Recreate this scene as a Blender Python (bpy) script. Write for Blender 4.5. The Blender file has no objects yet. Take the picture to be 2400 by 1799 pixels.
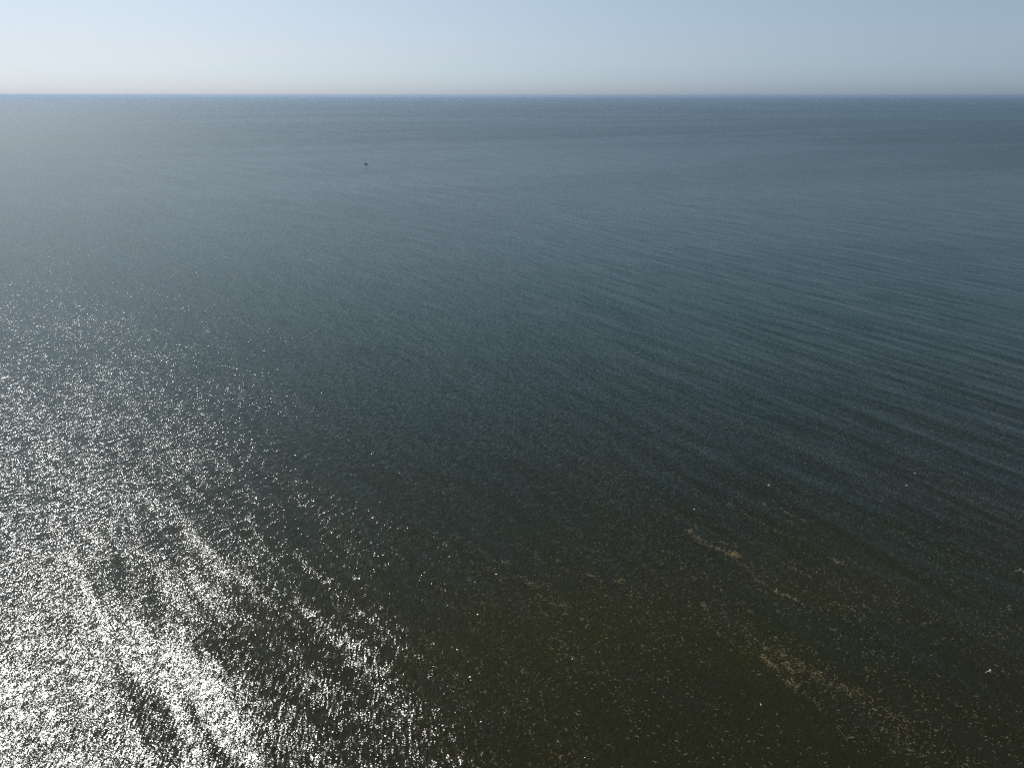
import bpy, bmesh, math, random
from mathutils import Vector, Matrix, Euler

R = math.radians
sc = bpy.context.scene
col = sc.collection

# ------------------------------------------------------------------ camera
CAM_H = 75.0
F_PX = 1700.0                     # focal length in pixels of the 2400 px wide photograph
SEA_R = 32000.0
PITCH = 21.70                     # degrees below the horizontal
ROLL = 0.05
cam_d = bpy.data.cameras.new("camera")
cam_d.sensor_width = 36.0
cam_d.lens = 36.0 * F_PX / 2400.0
cam_d.clip_start = 0.5
cam_d.clip_end = 120000.0
cam = bpy.data.objects.new("camera", cam_d)
col.objects.link(cam)
cam.location = (0, 0, CAM_H)
cam.rotation_euler = (Matrix.Rotation(R(90 - PITCH), 4, 'X') @ Matrix.Rotation(R(ROLL), 4, 'Z')).to_euler()
sc.camera = cam

# ------------------------------------------------------------------ sky and sun
SUN_AZ = -37.5                    # degrees clockwise from +Y (the view direction)
SUN_EL = 44.5
w = bpy.data.worlds.new("World")
sc.world = w
w.use_nodes = True
nt = w.node_tree
nt.nodes.clear()
sky = nt.nodes.new("ShaderNodeTexSky")
sky.sky_type = 'NISHITA'
sky.sun_disc = False
sky.sun_elevation = R(SUN_EL)
sky.sun_rotation = R(SUN_AZ)
sky.altitude = 0
sky.air_density = 0.62
sky.dust_density = 0.6
sky.ozone_density = 4.5
bg = nt.nodes.new("ShaderNodeBackground")
bg.inputs[1].default_value = 0.118 * 2
wo = nt.nodes.new("ShaderNodeOutputWorld")
# sea air thickens towards the horizon: the sky there is greyer and less warm than a clean one
tc = nt.nodes.new("ShaderNodeTexCoord")
sxyz = nt.nodes.new("ShaderNodeSeparateXYZ")
ramp = nt.nodes.new("ShaderNodeValToRGB")
ramp.color_ramp.interpolation = 'LINEAR'
e = ramp.color_ramp.elements
# (a ramp holds only 0 to 1: its colours are halved, the background strength is twice 0.118)
e[0].position = 0.0; e[0].color = (0.60 / 2, 0.66 / 2, 0.80 / 2, 1)
e[1].position = 0.30; e[1].color = (0.98 / 2, 0.99 / 2, 0.77 / 2, 1)
for z_, c_ in ((0.025, (0.735, 0.735, 0.765)), (0.05, (0.90, 0.79, 0.725)), (0.08, (1.04, 0.89, 0.745)), (0.11, (1.17, 0.985, 0.77)), (0.17, (1.07, 1.0, 0.785))):
    k = e.new(z_); k.color = (c_[0] / 2, c_[1] / 2, c_[2] / 2, 1)
mul = nt.nodes.new("ShaderNodeMixRGB")
mul.blend_type = 'MULTIPLY'
mul.inputs[0].default_value = 1.0
nt.links.new(tc.outputs["Generated"], sxyz.inputs[0])
nt.links.new(sxyz.outputs["Z"], ramp.inputs[0])
nt.links.new(sky.outputs[0], mul.inputs[1])
nt.links.new(ramp.outputs[0], mul.inputs[2])
nt.links.new(mul.outputs[0], bg.inputs[0])
nt.links.new(bg.outputs[0], wo.inputs[0])

sun_d = bpy.data.lights.new("sun", 'SUN')
sun_d.energy = 3.0
sun_d.angle = R(0.53)
sun_d.color = (1.0, 0.97, 0.935)
sun = bpy.data.objects.new("sun", sun_d)
col.objects.link(sun)
sdir = Vector((math.sin(R(SUN_AZ)) * math.cos(R(SUN_EL)), math.cos(R(SUN_AZ)) * math.cos(R(SUN_EL)), math.sin(R(SUN_EL))))
sun.rotation_euler = sdir.to_track_quat('Z', 'Y').to_euler()
sun.location = sdir * 200

sc.view_settings.view_transform = 'Standard'
sc.view_settings.look = 'None'
sc.view_settings.exposure = 0.0
sc.view_settings.gamma = 1.0
sc.cycles.use_denoising = False
sc.cycles.max_bounces = 6
sc.cycles.volume_bounces = 0
sc.cycles.caustics_reflective = False
sc.cycles.caustics_refractive = False

rnd = random.Random(7)

# ------------------------------------------------------------------ helpers
def at(px, py, z=0.0):
    """point of the sea (height z) seen at pixel (px, py) of the 2400 x 1799 photograph"""
    d = Vector(((px - 1200) / F_PX, -(py - 899.5) / F_PX, -1.0))
    d = cam.rotation_euler.to_matrix() @ d
    t = (z - CAM_H) / d.z
    p = Vector((0, 0, CAM_H)) + d * t
    return p

def tag(o, label=None, cat=None, group=None, kind=None):
    if label: o["label"] = label
    if cat: o["category"] = cat
    if group: o["group"] = group
    if kind: o["kind"] = kind
    return o

def empty(name, loc, rz=0.0):
    o = bpy.data.objects.new(name, None)
    col.objects.link(o)
    o.location = loc
    o.rotation_euler = (0, 0, rz)
    o.empty_display_size = 0.2
    return o

def mesh_obj(name, bm, mat, parent=None, smooth=True):
    me = bpy.data.meshes.new(name)
    bm.normal_update()
    bm.to_mesh(me)
    bm.free()
    if smooth:
        for p in me.polygons:
            p.use_smooth = True
    me.materials.append(mat)
    o = bpy.data.objects.new(name, me)
    col.objects.link(o)
    if parent:
        o.parent = parent
    return o

def copy_tree(o, parent=None):
    c = o.copy()
    col.objects.link(c)
    c.parent = parent
    for ch in o.children:
        copy_tree(ch, c)
    return c

def N(nt, kind, **kw):
    n = nt.nodes.new(kind)
    for k, v in kw.items():
        setattr(n, k, v)
    return n

def mat(name, base, rough=0.6, var=0.15, scale=8.0, spec=0.4, metal=0.0):
    m = bpy.data.materials.new(name)
    m.use_nodes = True
    nt = m.node_tree
    b = nt.nodes["Principled BSDF"]
    tc = N(nt, "ShaderNodeTexCoord")
    no = N(nt, "ShaderNodeTexNoise")
    no.inputs["Scale"].default_value = scale
    no.inputs["Detail"].default_value = 4
    nt.links.new(tc.outputs["Object"], no.inputs["Vector"])
    mx = N(nt, "ShaderNodeMixRGB")
    mx.inputs[1].default_value = (*[c * (1 - var) for c in base], 1)
    mx.inputs[2].default_value = (*[min(1, c * (1 + var)) for c in base], 1)
    nt.links.new(no.outputs["Fac"], mx.inputs[0])
    nt.links.new(mx.outputs[0], b.inputs["Base Color"])
    b.inputs["Roughness"].default_value = rough
    b.inputs["Specular IOR Level"].default_value = spec
    b.inputs["Metallic"].default_value = metal
    return m

# ------------------------------------------------------------------ the sea
def sea_material():
    m = bpy.data.materials.new("sea_water")
    m.use_nodes = True
    nt = m.node_tree
    L = nt.links
    b = nt.nodes["Principled BSDF"]
    geo = N(nt, "ShaderNodeNewGeometry")
    pos = geo.outputs["Position"]

    def vm(op, a, c=None):
        n = N(nt, "ShaderNodeVectorMath", operation=op)
        for i, s in enumerate((a, c)):
            if s is None: continue
            if isinstance(s, (tuple, list)): n.inputs[i].default_value = s
            else: L.new(s, n.inputs[i])
        return n.outputs[0]

    def ma(op, a, c=None, clamp=False):
        n = N(nt, "ShaderNodeMath", operation=op)
        n.use_clamp = clamp
        for i, s in enumerate((a, c)):
            if s is None: continue
            if isinstance(s, (int, float)): n.inputs[i].default_value = s
            else: L.new(s, n.inputs[i])
        return n.outputs[0]

    def rot(v, ang):
        n = N(nt, "ShaderNodeVectorRotate", rotation_type='Z_AXIS')
        n.inputs["Angle"].default_value = ang
        L.new(v, n.inputs["Vector"])
        return n.outputs[0]

    def noise(v, detail, rough, dist, off):
        n = N(nt, "ShaderNodeTexNoise", noise_dimensions='2D')
        L.new(vm('ADD', v, (off, off * 1.7, 0)), n.inputs["Vector"])
        n.inputs["Scale"].default_value = 1.0
        n.inputs["Detail"].default_value = detail
        n.inputs["Roughness"].default_value = rough
        n.inputs["Distortion"].default_value = dist
        return n

    def layer(az, across, along, ax, ay, detail=1.0, rough=0.5, dist=0.0, off=0.0, amp=None):
        """slopes of one wave train: crests run along azimuth az"""
        lo = vm('MULTIPLY', rot(pos, R(az)), (1 / across, 1 / along, 0))
        n = noise(lo, detail, rough, dist, off)
        s = vm('MULTIPLY', vm('SUBTRACT', n.outputs["Color"], (0.5, 0.5, 0.5)), (ax, ay, 0))
        if amp is not None:
            sc_ = N(nt, "ShaderNodeVectorMath", operation='SCALE')
            L.new(s, sc_.inputs[0]); L.new(amp, sc_.inputs["Scale"])
            s = sc_.outputs[0]
        return rot(s, -R(az))

    def fac(az, across, along, lo, hi, a0, a1, off, detail=3.0):
        v = vm('MULTIPLY', rot(pos, R(az)), (1 / across, 1 / along, 0))
        n = noise(v, detail, 0.55, 0.6, off)
        mr = N(nt, "ShaderNodeMapRange", interpolation_type='SMOOTHSTEP')
        L.new(n.outputs["Fac"], mr.inputs["Value"])
        mr.inputs["From Min"].default_value = lo
        mr.inputs["From Max"].default_value = hi
        mr.inputs["To Min"].default_value = a0
        mr.inputs["To Max"].default_value = a1
        return mr.outputs[0]

    WI = 52.0       # wind ripple crests
    wind = fac(70, 260, 1500, 0.38, 0.6, 0.90, 1.06, 11.3)      # broad slick and ruffled patches
    # the swell bends round: its crests run -44 degrees inshore on the left, -32 on the right
    sx = N(nt, "ShaderNodeSeparateXYZ")
    L.new(pos, sx.inputs[0])
    bend = N(nt, "ShaderNodeMapRange", interpolation_type='SMOOTHSTEP')
    L.new(sx.outputs["X"], bend.inputs["Value"])
    bend.inputs["From Min"].default_value = -30
    bend.inputs["From Max"].default_value = 45
    wr = bend.outputs[0]
    wl = ma('SUBTRACT', 1.0, wr)
    st_l = fac(-44, 13, 90, 0.35, 0.65, 0.88, 1.10, 5.1)       # narrow slicks along the swell
    st_r = fac(-32, 13, 110, 0.35, 0.65, 0.95, 1.04, 45.1)
    streak = ma('ADD', ma('MULTIPLY', wl, st_l), ma('MULTIPLY', wr, st_r))
    amp0 = ma('MULTIPLY', wind, streak)
    # far out the wavelets are far smaller than anything one can resolve: there they are
    # carried by the roughness of the surface, close in by the slopes of the single waves
    dn = N(nt, "ShaderNodeVectorMath", operation='LENGTH')
    L.new(pos, dn.inputs[0])
    off = N(nt, "ShaderNodeMapRange", interpolation_type='LINEAR')
    L.new(ma('LOGARITHM', dn.outputs["Value"], 10.0), off.inputs["Value"])
    off.inputs["From Min"].default_value = 2.25
    off.inputs["From Max"].default_value = 3.2
    off = off.outputs[0]
    gust = fac(25, 1.1, 2.4, 0.30, 0.72, 0.60, 1.45, 300.0, 2.0)     # the wavelets come in little bursts
    amp = ma('MULTIPLY', ma('MULTIPLY', amp0, gust), ma('SUBTRACT', 1.0, ma('MULTIPLY', off, 0.72)))
    swa = ma('SUBTRACT', 1.0, ma('MULTIPLY', off, 0.6))
    nr = N(nt, "ShaderNodeMapRange", interpolation_type='SMOOTHSTEP')
    L.new(dn.outputs["Value"], nr.inputs["Value"])
    nr.inputs["From Min"].default_value = 88
    nr.inputs["From Max"].default_value = 165
    nr.inputs["To Min"].default_value = 1.0
    nr.inputs["To Max"].default_value = 0.2
    near = nr.outputs[0]
    wn = ma('MULTIPLY', wl, near)
    parts = [
        layer(-44, 4.8, 34, 0.38, 0.06, 2.0, 0.4, 0.3, 0.0, ma('MULTIPLY', wl, near)),
        layer(-32, 3.9, 60, 0.22, 0.03, 2.0, 0.4, 0.3, 200.0, ma('MULTIPLY', wr, swa)),
        layer(-36, 2.3, 16, 0.13, 0.05, 1.0, 0.5, 0.2, 31.0, swa),
        layer(WI, 0.75, 2.6, 0.17, 0.08, 1.0, 0.5, 0.3, 57.0, amp),
        layer(WI - 14, 0.32, 1.1, 0.50, 0.24, 1.0, 0.5, 0.2, 91.0, ma('MULTIPLY', amp, ma('SUBTRACT', 1.0, ma('MULTIPLY', wn, 0.45)))),
        layer(-8, 0.30, 2.0, 0.50, 0.12, 1.0, 0.5, 0.4, 121.0, ma('MULTIPLY', amp, wn)),      # streaky wavelets close in on the left
        layer(WI + 12, 0.13, 0.26, 0.74, 0.62, 1.0, 0.6, 0.0, 143.0, amp),
    ]
    s = parts[0]
    for p in parts[1:]:
        s = vm('ADD', s, p)
    nrm = vm('NORMALIZE', vm('SUBTRACT', (0, 0, 1), s))
    L.new(nrm, b.inputs["Normal"])

    # turbid water: dark olive brown with drifting plumes of silt
    def plume(px, py, az, across, along, off):
        c = at(px, py)
        v = vm('MULTIPLY', rot(vm('SUBTRACT', pos, (c.x, c.y, 0)), R(az)), (1 / across, 1 / along, 0))
        wob = noise(vm('MULTIPLY', pos, (1 / 14, 1 / 14, 0)), 3.0, 0.5, 0.0, off)
        ln = N(nt, "ShaderNodeVectorMath", operation='LENGTH')
        L.new(v, ln.inputs[0])
        mr = N(nt, "ShaderNodeMapRange", interpolation_type='SMOOTHERSTEP')
        L.new(ma('ADD', ln.outputs["Value"], ma('SUBTRACT', wob.outputs["Fac"], 0.5)), mr.inputs["Value"])
        mr.inputs["From Min"].default_value = -0.1
        mr.inputs["From Max"].default_value = 1.4
        mr.inputs["To Min"].default_value = 1.0
        mr.inputs["To Max"].default_value = 0.0
        return mr.outputs[0]
    silt = ma('MAXIMUM', plume(1300, 1440, 80, 22, 40, 3.0), ma('MAXIMUM', plume(1900, 1410, 65, 22, 40, 9.0), ma('MULTIPLY', plume(740, 1410, 70, 14, 30, 15.0), 0.7)))
    green = ma('MAXIMUM', plume(2010, 1490, 110, 10, 18, 21.0), fac(-40, 60, 120, 0.42, 0.7, 0.0, 1.0, 77.7, 4.0))
    m1 = N(nt, "ShaderNodeMixRGB")
    m1.inputs[1].default_value = (0.0205, 0.0182, 0.0048, 1)
    m1.inputs[2].default_value = (0.0245, 0.0215, 0.0030, 1)
    L.new(silt, m1.inputs[0])
    m2 = N(nt, "ShaderNodeMixRGB")
    m2.inputs[2].default_value = (0.0130, 0.0190, 0.0065, 1)
    L.new(m1.outputs[0], m2.inputs[1])
    L.new(ma('MULTIPLY', green, 0.55), m2.inputs[0])
    # inshore the water is brown with silt, offshore it is deeper and greener
    deep = N(nt, "ShaderNodeMapRange", interpolation_type='SMOOTHSTEP')
    L.new(ma('ADD', sx.outputs["Y"], ma('MULTIPLY', sx.outputs["X"], -0.25)), deep.inputs["Value"])
    deep.inputs["From Min"].default_value = 60
    deep.inputs["From Max"].default_value = 300
    m3 = N(nt, "ShaderNodeMixRGB")
    m3.inputs[2].default_value = (0.0070, 0.0265, 0.0120, 1)
    L.new(m2.outputs[0], m3.inputs[1])
    L.new(deep.outputs[0], m3.inputs[0])
    L.new(m3.outputs[0], b.inputs["Base Color"])
    L.new(ma('ADD', 0.125, ma('MULTIPLY', ma('MULTIPLY', off, amp0), 0.18)), b.inputs["Roughness"])
    b.inputs["IOR"].default_value = 1.333
    return m

bm = bmesh.new()
rings = [0, 60, 150, 400, 1000, 3000, 9000, 20000, SEA_R]
SEG = 256
prev = None
for r_ in rings:
    if r_ == 0:
        cur = [bm.verts.new((0, 0, 0))]
    else:
        cur = [bm.verts.new((r_ * math.cos(2 * math.pi * k / SEG), r_ * math.sin(2 * math.pi * k / SEG), 0)) for k in range(SEG)]
        for k in range(SEG):
            k2 = (k + 1) % SEG
            if len(prev) == 1:
                bm.faces.new((prev[0], cur[k], cur[k2]))
            else:
                bm.faces.new((prev[k], cur[k], cur[k2], prev[k2]))
    prev = cur
sea = mesh_obj("sea", bm, sea_material(), smooth=False)
tag(sea, kind="structure")

# ------------------------------------------------------------------ air
def haze():
    m = bpy.data.materials.new("haze_air")
    m.use_nodes = True
    nt = m.node_tree
    nt.nodes.clear()
    out = N(nt, "ShaderNodeOutputMaterial")
    v = N(nt, "ShaderNodeVolumePrincipled")
    v.inputs["Color"].default_value = (0.53, 0.71, 0.92, 1)
    v.inputs["Density"].default_value = 5.5e-5
    v.inputs["Anisotropy"].default_value = 0.5
    nt.links.new(v.outputs[0], out.inputs["Volume"])
    bm = bmesh.new()
    bmesh.ops.create_cube(bm, size=1.0)
    s = SEA_R * 2 + 1000
    bmesh.ops.scale(bm, vec=(s, s, CAM_H + 5 + 1), verts=bm.verts)
    bmesh.ops.translate(bm, vec=(0, 0, (CAM_H + 5 - 1) / 2), verts=bm.verts)
    o = mesh_obj("haze", bm, m, smooth=False)
    tag(o, kind="stuff")
haze()

# ------------------------------------------------------------------ lofts
def loft(bm, secs, seg=12, cap=True):
    """secs: (centre, axis direction, right radius, up radius); rings joined end to end"""
    rings = []
    for c, d, ra, rb in secs:
        d = Vector(d).normalized()
        side = d.cross(Vector((0, 0, 1)))
        if side.length < 1e-3: side = Vector((0, 1, 0))
        side.normalize()
        up = side.cross(d).normalized()
        rings.append([bm.verts.new(Vector(c) + side * ra * math.cos(2 * math.pi * k / seg) + up * rb * math.sin(2 * math.pi * k / seg)) for k in range(seg)])
    for a, b_ in zip(rings, rings[1:]):
        for k in range(seg):
            k2 = (k + 1) % seg
            bm.faces.new((a[k], a[k2], b_[k2], b_[k]))
    if cap:
        bm.faces.new(rings[0][::-1])
        bm.faces.new(rings[-1])
    bmesh.ops.recalc_face_normals(bm, faces=bm.faces)

def tube(bm, p, q, r0, r1, seg=8):
    d = Vector(q) - Vector(p)
    loft(bm, [(p, d, r0, r0), (q, d, r1, r1)], seg)

def sheet(bm, outline, thick, nrm):
    """a thin solid plate: outline points, thickness along nrm"""
    n_ = Vector(nrm).normalized() * thick / 2
    a = [bm.verts.new(Vector(p) + n_) for p in outline]
    b_ = [bm.verts.new(Vector(p) - n_) for p in outline]
    bm.faces.new(a); bm.faces.new(b_[::-1])
    for i in range(len(a)):
        j = (i + 1) % len(a)
        bm.faces.new((a[i], b_[i], b_[j], a[j]))
    bmesh.ops.recalc_face_normals(bm, faces=bm.faces)

# ------------------------------------------------------------------ sailing boat
M_hull = mat("navy_hull", (0.012, 0.018, 0.030), 0.35)
M_deck = mat("deck_grey", (0.10, 0.11, 0.12), 0.6)
M_alu = mat("mast_metal", (0.75, 0.76, 0.78), 0.45)
M_sail = mat("sailcloth", (0.82, 0.83, 0.84), 0.8)
M_dark = mat("dark_cloth", (0.02, 0.025, 0.035), 0.8)

def sailboat(loc, rz):
    t = empty("sailboat", loc, rz)
    tag(t, "small dark hulled sailing boat with a tall thin mast, far out at sea", "sailboat")
    bm = bmesh.new()
    Lh = 6.2
    secs = []
    for i in range(13):
        u = i / 12
        x = (u - 0.5) * Lh
        wv = 1.05 * (1 - max(0, (u - 0.45) / 0.55) ** 2.2) * (0.80 + 0.20 * min(1, u / 0.35))
        secs.append((x, max(0.03, wv), 0.62 + 0.30 * u ** 2))
    prof = [(1.0, 1.0), (0.97, 0.55), (0.82, 0.1), (0.45, -0.28), (0.0, -0.42), (-0.45, -0.28), (-0.82, 0.1), (-0.97, 0.55), (-1.0, 1.0)]
    rows = []
    for x, hw, fb in secs:
        rows.append([bm.verts.new((x, hw * a, fb * b_ if b_ > 0 else b_)) for a, b_ in prof])
    for r0, r1 in zip(rows, rows[1:]):
        for k in range(len(prof) - 1):
            bm.faces.new((r0[k], r0[k + 1], r1[k + 1], r1[k]))
    bm.faces.new(rows[0]); bm.faces.new(rows[-1][::-1])
    bmesh.ops.recalc_face_normals(bm, faces=bm.faces)
    mesh_obj("hull", bm, M_hull, t, smooth=False)
    bm = bmesh.new()
    sheet(bm, [(x, hw * 0.96, fb - 0.05) for x, hw, fb in secs] + [(x, -hw * 0.96, fb - 0.05) for x, hw, fb in secs[::-1]], 0.04, (0, 0, 1))
    mesh_obj("deck", bm, M_deck, t, smooth=False)
    bm = bmesh.new()
    loft(bm, [((-0.7, 0, 0.85), (1, 0, 0), 0.62, 0.34), ((0.5, 0, 0.85), (1, 0, 0), 0.58, 0.33), ((1.25, 0, 0.80), (1, 0, 0), 0.38, 0.18)], 10)
    cab = mesh_obj("cabin", bm, M_dark, t)
    bm = bmesh.new()
    tube(bm, (0.75, 0, 0.6), (0.75, 0, 6.6), 0.075, 0.055)
    mesh_obj("mast", bm, M_alu, t)
    bm = bmesh.new()
    tube(bm, (0.70, 0, 1.55), (-1.9, 0, 1.62), 0.05, 0.045)
    boom = mesh_obj("boom", bm, M_alu, t)
    bm = bmesh.new()
    loft(bm, [((0.65, 0, 1.70), (-1, 0, 0), 0.13, 0.10), ((-0.6, 0, 1.73), (-1, 0, 0), 0.16, 0.13), ((-1.8, 0, 1.72), (-1, 0, 0), 0.08, 0.06)], 10)
    mesh_obj("sail_cover", bm, M_dark, boom)
    bm = bmesh.new()
    loft(bm, [((0.67, 0, 4.2), (0, 0, 1), 0.12, 0.12), ((0.66, 0, 5.0), (0, 0, 1), 0.14, 0.13), ((0.66, 0, 6.0), (0, 0, 1), 0.14, 0.13), ((0.68, 0, 6.5), (0, 0, 1), 0.08, 0.08)], 10)
    mesh_obj("sail", bm, M_sail, t)
    for a, b_ in (((3.05, 0, 0.90), (0.78, 0, 6.5)), ((-3.0, 0, 0.62), (0.72, 0, 6.55)), ((0.6, 0.95, 0.7), (0.75, 0.05, 6.0)), ((0.6, -0.95, 0.7), (0.75, -0.05, 6.0))):
        bm = bmesh.new()
        tube(bm, a, b_, 0.012, 0.012, 6)
        mesh_obj("stay", bm, M_alu, t)
    bm = bmesh.new()
    loft(bm, [((-3.16, 0, 0.05), (0, 0, 1), 0.07, 0.10), ((-3.2, 0, 0.55), (0, 0, 1), 0.10, 0.16), ((-3.2, 0, 0.75), (0, 0, 1), 0.15, 0.22), ((-3.2, 0, 1.05), (0, 0, 1), 0.12, 0.16)], 10)
    mesh_obj("outboard_motor", bm, M_dark, t)
    bm = bmesh.new()
    sheet(bm, [(-3.02, 0.02, 0.95), (-3.12, 0.02, 0.95), (-3.12, 0.02, -0.4), (-3.22, 0.02, -0.4)][:2] + [(-3.14, 0.02, -0.5), (-3.05, 0.02, -0.5)], 0.03, (0, 1, 0))
    mesh_obj("rudder", bm, M_hull, t, smooth=False)
    return t

sailboat(at(857.6, 385.2), R(132))

# ------------------------------------------------------------------ gulls
M_white = mat("white_feathers", (0.80, 0.80, 0.78), 0.75, 0.05)
M_grey = mat("grey_feathers", (0.46, 0.48, 0.50), 0.75, 0.1)
M_tip = mat("black_feathers", (0.03, 0.03, 0.03), 0.7)
M_beak = mat("yellow_beak", (0.60, 0.38, 0.05), 0.5)
M_eye = mat("black_eye", (0.01, 0.01, 0.01), 0.2)

def gull_body(t):
    bm = bmesh.new()
    loft(bm, [((-0.275, 0, 0.085), (1, 0, 0), 0.050, 0.006), ((-0.20, 0, 0.075), (1, 0, 0), 0.050, 0.016),
              ((-0.14, 0, 0.060), (1, 0, 0), 0.062, 0.042), ((-0.05, 0, 0.048), (1, 0, 0), 0.086, 0.070),
              ((0.05, 0, 0.050), (1, 0, 0.1), 0.088, 0.076), ((0.12, 0, 0.070), (1, 0, 0.5), 0.070, 0.066),
              ((0.155, 0, 0.115), (0.6, 0, 1), 0.045, 0.045), ((0.170, 0, 0.160), (0.5, 0, 1), 0.038, 0.040),
              ((0.190, 0, 0.190), (1, 0, 0.5), 0.036, 0.038), ((0.225, 0, 0.192), (1, 0, -0.1), 0.024, 0.026),
              ((0.240, 0, 0.189), (1, 0, -0.1), 0.010, 0.012)], 14)
    body = mesh_obj("body", bm, M_white, t)
    bm = bmesh.new()
    loft(bm, [((0.233, 0, 0.189), (1, 0, -0.05), 0.009, 0.011), ((0.265, 0, 0.187), (1, 0, -0.1), 0.006, 0.009), ((0.285, 0, 0.180), (1, 0, -0.8), 0.002, 0.003)], 8)
    mesh_obj("beak", bm, M_beak, t)
    for s_ in (-1, 1):
        bm = bmesh.new()
        bmesh.ops.create_uvsphere(bm, u_segments=8, v_segments=6, radius=0.006)
        bmesh.ops.translate(bm, vec=(0.208, 0.031 * s_, 0.200), verts=bm.verts)
        mesh_obj("eye", bm, M_eye, t)

def floating_gull():
    t = empty("gull", (0, 0, 0))
    gull_body(t)
    for s_ in (-1, 1):
        bm = bmesh.new()
        loft(bm, [((0.085, 0.062 * s_, 0.080), (-1, 0, 0), 0.022, 0.030), ((0.02, 0.078 * s_, 0.085), (-1, 0, 0), 0.026, 0.042),
                  ((-0.08, 0.066 * s_, 0.088), (-1, 0, 0), 0.026, 0.036), ((-0.19, 0.034 * s_, 0.094), (-1, -0.2 * s_, 0.05), 0.020, 0.020),
                  ((-0.25, 0.016 * s_, 0.100), (-1, -0.2 * s_, 0.05), 0.012, 0.012)], 10)
        wg = mesh_obj("wing", bm, M_grey, t)
        bm = bmesh.new()
        loft(bm, [((-0.245, 0.018 * s_, 0.100), (-1, -0.2 * s_, 0.1), 0.010, 0.010), ((-0.32, 0.004 * s_, 0.112), (-1, -0.2 * s_, 0.1), 0.004, 0.004)], 8)
        mesh_obj("wing_tip", bm, M_tip, wg)
    return t

def flapping_gull():
    """wings half raised, as a bird does that settles on the water"""
    t = empty("gull", (0, 0, 0))
    gull_body(t)
    for s_ in (-1, 1):
        bm = bmesh.new()
        rib = [(0.0, 0.06, 0.09, 0.085), (0.01, 0.17, 0.20, 0.075), (0.03, 0.27, 0.26, 0.062), (-0.02, 0.38, 0.28, 0.045)]
        loft(bm, [((x, y * s_, z), (-0.15, 1 * s_, 0.55), c, 0.010) for x, y, z, c in rib], 10)
        wg = mesh_obj("wing", bm, M_white, t)
        bm = bmesh.new()
        loft(bm, [((-0.02, 0.375 * s_, 0.28), (-0.5, 1 * s_, 0.1), 0.044, 0.009), ((-0.09, 0.46 * s_, 0.28), (-0.8, 1 * s_, 0.0), 0.012, 0.004)], 10)
        mesh_obj("wing_tip", bm, M_tip, wg)
    return t

g_float = floating_gull()
g_flap = flapping_gull()
GR = "gulls resting on the water"
gulls = [
    (1494, 827, 'f', 10, 1.45, "larger, right hand gull of the pair swimming side by side in mid water"),
    (1350, 843, 'f', 50, 1.10, "smaller, left hand gull of the pair swimming side by side in mid water"),
    (1672, 791, 'f', 60, 0.95, "tiny white gull on rippled water, up and right of the gull pair"),
    (1628, 795, 'f', 20, 0.60, "faintest tiny gull close to the left of the tiny white gull on bare rippled water"),
    (2343, 686, 'f', 40, 0.90, "faint gull far out among the swell lines, the bird nearest the horizon"),
    (1801, 1137, 'w', 100, 0.85, "white gull with both wings raised, settling on the water above the tan scum streaks"),
    (2124, 1138, 'w', -35, 0.75, "white gull with wings half raised, lower left of the two near the right side"),
    (2144, 1109, 'f', -50, 1.05, "white gull with folded wings, upper right of the two near the right side"),
    (1627, 1193.5, 'f', 45, 1.10, "plump white gull with folded wings beside the upper end of the tan scum streak"),
    (1783, 1650, 'f', 90, 0.75, "small white gull alone in dark water below the dense tan scum streaks"),
]
used = set()
for px, py, k, ang, sc_, lab in gulls:
    src = g_float if k == 'f' else g_flap
    if k not in used:
        o = src; used.add(k)
    else:
        o = copy_tree(src)
    p = at(px, py, 0.05)
    o.location = (p.x, p.y, -0.01)
    o.rotation_euler = (0, 0, R(ang))
    o.scale = (sc_, sc_, sc_)
    tag(o, lab, "gull", GR)

# ------------------------------------------------------------------ bathers
M_skin = mat("skin", (0.62, 0.36, 0.29), 0.55, 0.08)
M_cap = mat("white_cloth", (0.82, 0.82, 0.80), 0.8, 0.04)
M_hair = mat("brown_hair", (0.06, 0.035, 0.02), 0.7)
M_lip = mat("lips", (0.45, 0.16, 0.14), 0.5)

def skin_body(name, joints, bones, parent, root=0, sub=2):
    me = bpy.data.meshes.new(name)
    me.from_pydata([j[0] for j in joints], bones, [])
    o = bpy.data.objects.new(name, me)
    col.objects.link(o)
    sk = o.modifiers.new("skin", 'SKIN')
    sk.use_smooth_shade = True
    if not me.skin_vertices:
        bpy.context.view_layer.objects.active = o
    for i, j in enumerate(joints):
        v = me.skin_vertices[0].data[i]
        v.radius = (j[1], j[2] if len(j) > 2 else j[1])
        v.use_root = (i == root)
    ss = o.modifiers.new("sub", 'SUBSURF')
    ss.levels = sub; ss.render_levels = sub
    dg = bpy.context.evaluated_depsgraph_get()
    dg.update()
    nm = bpy.data.meshes.new_from_object(o.evaluated_get(dg))
    nm.name = name
    o.modifiers.clear()
    o.data = nm
    nm.materials.clear(); nm.materials.append(M_skin)
    for p in nm.polygons: p.use_smooth = True
    o.parent = parent
    return o

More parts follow.
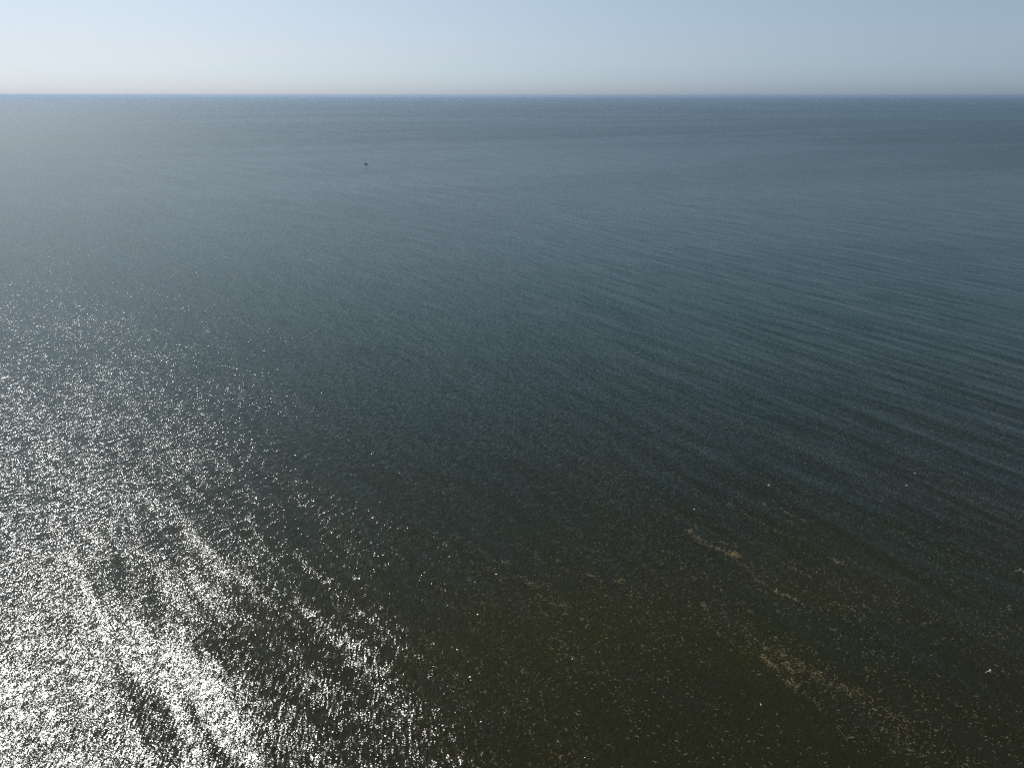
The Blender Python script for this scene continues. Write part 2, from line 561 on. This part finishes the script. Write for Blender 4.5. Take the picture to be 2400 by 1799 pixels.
def bather(loc, rz, sink, arms, hat, label):
    """person facing local -Y, standing with the feet at z = -sink"""
    t = empty("person", loc, rz)
    tag(t, label, "person", "people bathing in the sea")
    J = []; B = []
    def j(p, r, r2=None, par=None):
        J.append((Vector((p[0], p[1], p[2] - sink)), r, r2 if r2 else r))
        if par is not None: B.append((par, len(J) - 1))
        return len(J) - 1
    pelvis = j((0, 0, 0.93), 0.135, 0.11)
    waist = j((0, 0.0, 1.10), 0.125, 0.10, pelvis)
    chest = j((0, 0.01, 1.28), 0.150, 0.115, waist)
    upper = j((0, 0.01, 1.40), 0.13, 0.10, chest)
    neck = j((0, 0.0, 1.49), 0.055, 0.058, upper)
    jaw = j((0, -0.015, 1.56), 0.062, 0.075, neck)
    head = j((0, -0.005, 1.64), 0.078, 0.095, jaw)
    crown = j((0, 0.005, 1.70), 0.060, 0.072, head)
    nose = j((0, -0.108, 1.605), 0.013, 0.013, head)
    for s_ in (-1, 1):
        j((0.082 * s_, 0.0, 1.615), 0.014, 0.020, head)      # ear
        hip = j((0.10 * s_, 0, 0.86), 0.085, 0.085, pelvis)
        knee = j((0.13 * s_, -0.03, 0.48), 0.058, 0.058, hip)
        ank = j((0.14 * s_, 0.03, 0.09), 0.038, 0.038, knee)
        j((0.15 * s_, -0.12, 0.03), 0.035, 0.025, ank)
        sh, el, wr, ha = arms[s_]
        a = j(sh, 0.058, 0.058, upper)
        b_ = j(el, 0.043, 0.043, a)
        c = j(wr, 0.028, 0.030, b_)
        palm = j(ha, 0.034, 0.020, c)
        hv = (Vector(ha) - Vector(wr)).normalized()
        side = hv.cross(Vector((0, 0, 1))).normalized()
        for q, (off_, ln) in enumerate(((-0.033, 0.070), (-0.011, 0.082), (0.011, 0.078), (0.032, 0.060))):
            f1 = Vector(ha) + hv * 0.045 + side * off_
            f2 = f1 + hv * ln * 0.5 + Vector((0, 0, -0.004))
            f3 = f1 + hv * ln + Vector((0, 0, -0.018 - 0.003 * q))
            k1 = j(f1, 0.009, 0.009, palm); k2 = j(f2, 0.0085, 0.0085, k1); j(f3, 0.007, 0.007, k2)
        th1 = Vector(wr) + hv * 0.03 - side * 0.035 * s_
        k1 = j(th1, 0.011, 0.011, c)
        j(th1 + hv * 0.035 - side * 0.028 * s_, 0.009, 0.009, k1)
    skin_body("body", J, B, t, root=pelvis)
    hz = 1.64 - sink
    for s_ in (-1, 1):
        bm = bmesh.new()
        bmesh.ops.create_uvsphere(bm, u_segments=8, v_segments=6, radius=0.012)
        bmesh.ops.translate(bm, vec=(0.032 * s_, -0.086, hz - 0.005), verts=bm.verts)
        mesh_obj("eye", bm, M_eye, t)
    bm = bmesh.new()
    loft(bm, [((-0.026, -0.080, hz - 0.085), (1, 0, 0), 0.006, 0.004), ((0, -0.088, hz - 0.087), (1, 0, 0), 0.008, 0.009), ((0.026, -0.080, hz - 0.085), (1, 0, 0), 0.006, 0.004)], 8)
    mesh_obj("mouth", bm, M_lip, t)
    bm = bmesh.new()
    seg = 20
    if hat == 'brim':
        prof = [(0.185, hz + 0.002), (0.150, hz + 0.030), (0.108, hz + 0.046), (0.104, hz + 0.100), (0.085, hz + 0.138), (0.045, hz + 0.152), (0.0, hz + 0.154)]
    else:
        prof = [(0.099, hz + 0.005), (0.104, hz + 0.045), (0.096, hz + 0.090), (0.070, hz + 0.122), (0.035, hz + 0.136), (0.0, hz + 0.138)]
    rows = []
    for r_, z in prof:
        if r_ == 0: rows.append([bm.verts.new((0, 0, z))])
        else: rows.append([bm.verts.new((r_ * math.cos(2 * math.pi * k / seg) * 0.93, r_ * math.sin(2 * math.pi * k / seg) * 1.08, z)) for k in range(seg)])
    for a, b_ in zip(rows, rows[1:]):
        for k in range(seg):
            k2 = (k + 1) % seg
            bm.faces.new((a[k], a[k2], b_[k2], b_[k]) if len(b_) > 1 else (a[k], a[k2], b_[0]))
    bmesh.ops.solidify(bm, geom=bm.faces[:], thickness=0.004)
    mesh_obj("sun_hat" if hat == 'brim' else "bathing_cap", bm, M_cap, t)
    bm = bmesh.new()
    loft(bm, [((0, 0.075, hz - 0.075), (0, 0, 1), 0.050, 0.020), ((0, 0.085, hz - 0.03), (0, 0, 1), 0.068, 0.028), ((0, 0.075, hz + 0.02), (0, 0, 1), 0.070, 0.030)], 12)
    mesh_obj("hair", bm, M_hair, t)
    return t

arms1 = {-1: ((-0.19, 0.0, 1.40), (-0.36, -0.12, 1.27), (-0.44, -0.36, 1.24), (-0.44, -0.44, 1.235)),
         1: ((0.19, 0.0, 1.40), (0.34, -0.14, 1.22), (0.28, -0.36, 1.20), (0.25, -0.44, 1.195))}
arms2 = {-1: ((-0.20, 0.0, 1.40), (-0.45, -0.06, 1.37), (-0.66, -0.20, 1.35), (-0.73, -0.25, 1.345)),
         1: ((0.20, 0.0, 1.40), (0.42, -0.12, 1.39), (0.38, -0.36, 1.38), (0.34, -0.43, 1.375))}
p = at(2320.6, 1571.5, 0.30)
bather((p.x, p.y, 0), R(-38), 1.25, arms1, 'brim', "person in a white sun hat standing chest deep in dark water")
p = at(2391.5, 1335, 0.20)
bather((p.x, p.y, 0), R(-12), 1.34, arms2, 'cap', "person in a white bathing cap with both arms spread at the surface")

# ------------------------------------------------------------------ floating scum and weed
from mathutils import noise as mnoise
M_foam = mat("tan_scum", (0.26, 0.195, 0.09), 0.8, 0.35, 0.35, 0.3)
fv, ff = [], []
SWD = Vector((math.sin(R(-33)), math.cos(R(-33)), 0))       # along the streaks
SWP = Vector((SWD.y, -SWD.x, 0))

def fleck(p, ang, ln, wd, bend):
    n_ = 3 if ln < 0.2 else 5
    x, y, a = p.x, p.y, ang - bend / 2
    base = len(fv)
    for i in range(n_):
        u = i / (n_ - 1)
        h = wd * (0.35 + 0.65 * math.sin(math.pi * (0.12 + 0.76 * u))) * rnd.uniform(0.6, 1.25) / 2
        nx, ny = -math.sin(a), math.cos(a)
        fv.append((x + nx * h, y + ny * h, -0.004))
        fv.append((x, y, 0.010))
        fv.append((x - nx * h, y - ny * h, -0.004))
        x += math.cos(a) * ln / (n_ - 1)
        y += math.sin(a) * ln / (n_ - 1)
        a += bend / (n_ - 1) + rnd.uniform(-0.35, 0.35)
    for i in range(n_ - 1):
        b_ = base + 3 * i
        ff.append((b_, b_ + 3, b_ + 4, b_ + 1))
        ff.append((b_ + 1, b_ + 4, b_ + 5, b_ + 2))

A_S = math.atan2(SWD.y, SWD.x)
def rand_fleck(p, big=1.0):
    r_ = rnd.random()
    ln = min(0.95, (0.09 + 0.42 * r_ ** 3.2) * big)
    wd = rnd.uniform(0.05, 0.12) * min(1.35, big ** 0.5)
    ang = A_S + rnd.gauss(0, 0.5) if rnd.random() < 0.5 else rnd.uniform(-0.6, 0.6) + R(5)
    fleck(p, ang, ln, wd, rnd.choice((-1, 1)) * rnd.uniform(0.3, 2.4))

# scattered flecks: a world density that follows the streaks and dies away offshore
X0, X1, Y0, Y1 = -62, 150, 42, 330
area = (X1 - X0) * (Y1 - Y0)
for i in range(int(area * 3.4)):
    p = Vector((rnd.uniform(X0, X1), rnd.uniform(Y0, Y1), 0))
    u = p.dot(SWD); v = p.dot(SWP)
    n1 = mnoise.noise(Vector((v / 2.6, u / 34, 1.3)))
    n2 = mnoise.noise(Vector((v / 11, u / 45, 7.7)))
    n3 = mnoise.noise(Vector((v / 1.0, u / 9, 4.1)))
    d = 0.34 + 0.55 * n1 + 0.65 * n2 + 0.35 * n3
    d *= max(0.0, min(1.0, (265 - p.y + 0.15 * p.x) / 130))
    d *= max(0.12, min(1.0, (p.x + 45) / 40))
    if rnd.random() < d:
        rand_fleck(p, rnd.choice((0.8, 1.0, 1.0, 1.35)))

# the denser windrows, read as lines on the sea (ends, spread in metres, flecks per metre)
rows_ = [
    ([(1612, 1240), (1640, 1268), (1668, 1280), (1700, 1292), (1732, 1304)], 0.40, 9, 1.5),
    ([(1685, 1268), (1702, 1276)], 0.25, 9, 1.3),
    ([(1712, 1292), (1722, 1302), (1730, 1306)], 0.55, 26, 1.4),
    ([(1735, 1318), (1760, 1340), (1780, 1362), (1815, 1385), (1840, 1395)], 0.22, 3.2, 1.4),
    ([(1815, 1382), (1828, 1392), (1850, 1396), (1872, 1408)], 0.22, 7, 1.9),
    ([(1872, 1408), (1900, 1438), (1950, 1475), (2010, 1508), (2070, 1545)], 0.25, 1.9, 1.3),
    ([(1646, 1412), (1652, 1424), (1662, 1428)], 0.22, 8, 1.5),
    ([(1648, 1440), (1668, 1468), (1690, 1490), (1720, 1520)], 0.30, 1.7, 1.2),
    ([(1750, 1428), (1762, 1436)], 0.2, 6, 1.3),
    ([(1730, 1460), (1752, 1482), (1775, 1505), (1800, 1518)], 0.8, 5, 1.0),
    ([(1782, 1537), (1795, 1548), (1812, 1560), (1820, 1566)], 0.40, 16, 1.4),
    ([(1820, 1566), (1836, 1585), (1850, 1600)], 0.30, 3, 1.1),
    ([(1848, 1590), (1856, 1598), (1862, 1612)], 0.42, 17, 1.3),
    ([(1862, 1612), (1880, 1622), (1905, 1640), (1925, 1650)], 0.30, 3, 1.0),
    ([(1796, 1515), (1800, 1524)], 0.25, 10, 1.3),
    ([(1820, 1518), (1832, 1528), (1842, 1545)], 0.65, 15, 1.1),
    ([(1845, 1548), (1852, 1558), (1850, 1566), (1856, 1576)], 0.50, 15, 1.2),
    ([(1858, 1542), (1875, 1560), (1900, 1570), (1928, 1584)], 0.75, 11, 1.1),
    ([(1905, 1572), (1930, 1590), (1955, 1602), (1975, 1612), (2010, 1625), (2028, 1634)], 0.65, 10, 1.1),
    ([(2028, 1634), (2060, 1655), (2090, 1690), (2120, 1720)], 1.4, 7, 1.0),
    ([(1700, 1170), (1730, 1192), (1760, 1212), (1790, 1228), (1815, 1242), (1860, 1258), (1885, 1258)], 0.45, 4.5, 1.0),
    ([(1782, 1178), (1800, 1184)], 0.15, 5, 1.9),
    ([(1830, 1190), (1846, 1202), (1862, 1210)], 0.10, 4, 1.9),
    ([(1874, 1216), (1892, 1222)], 0.10, 5, 1.9),
    ([(1850, 1325), (1870, 1338), (1885, 1345), (1900, 1355)], 0.40, 7, 1.2),
    ([(1940, 1305), (1962, 1314), (1985, 1326)], 0.30, 5, 1.6),
    ([(1950, 1412), (1975, 1418), (2000, 1426), (2030, 1450)], 0.5, 5, 1.3),
    ([(2092, 1408), (2110, 1418)], 0.25, 6, 1.3),
    ([(2070, 1700), (2110, 1740), (2150, 1780)], 2.2, 14, 1.0),
    ([(1960, 1700), (1975, 1722), (1990, 1732)], 0.25, 4, 1.4),
    ([(1118, 1286), (1136, 1290)], 0.25, 5, 1.6),
    ([(1165, 1318), (1190, 1316), (1196, 1322)], 0.35, 5, 1.4),
    ([(1212, 1350), (1236, 1358), (1250, 1372), (1262, 1378)], 0.5, 6, 1.3),
    ([(1254, 1300), (1264, 1312)], 0.2, 5, 1.4),
    ([(1300, 1306), (1312, 1318)], 0.4, 5, 1.4),
    ([(1255, 1395), (1275, 1402)], 0.4, 5, 1.3),
    ([(1282, 1406), (1300, 1412), (1316, 1422), (1336, 1422)], 0.5, 7, 1.3),
    ([(1320, 1442), (1330, 1434)], 0.2, 6, 1.3),
    ([(1372, 1344), (1390, 1352)], 0.2, 4, 1.6),
    ([(1448, 1358), (1462, 1360)], 0.25, 5, 1.7),
    ([(1446, 1362), (1460, 1368)], 0.15, 7, 1.4),
    ([(1470, 1388), (1500, 1400)], 0.6, 4, 1.3),
    ([(1320, 1042), (1345, 1056)], 1.4, 1.2, 1.6),
    ([(1358, 1068), (1382, 1078)], 0.5, 1.8, 1.3),
    ([(1495, 1066), (1540, 1084), (1570, 1092)], 0.8, 1.5, 1.2),
    ([(900, 1254), (930, 1262), (950, 1282)], 1.0, 1.6, 1.2),
    ([(870, 1210), (884, 1218)], 0.5, 2.0, 1.2),
]
for pts, spread, dens, big in rows_:
    P = [at(*q) for q in pts]
    for a, b_ in zip(P, P[1:]):
        d = b_ - a
        for i in range(max(1, int(d.length * dens * 1.45 + rnd.random()))):
            q = a + d * rnd.random() + d.normalized().cross(Vector((0, 0, 1))) * rnd.gauss(0, spread * 0.9)
            q.z = 0
            rand_fleck(q, big)
me = bpy.data.meshes.new("floating_scum")
me.from_pydata(fv, [], ff)
me.materials.append(M_foam)
fo = bpy.data.objects.new("floating_scum", me)
col.objects.link(fo)
tag(fo, "tan scum and weed fragments drifting in streaks over the dark water", "scum", kind="stuff")
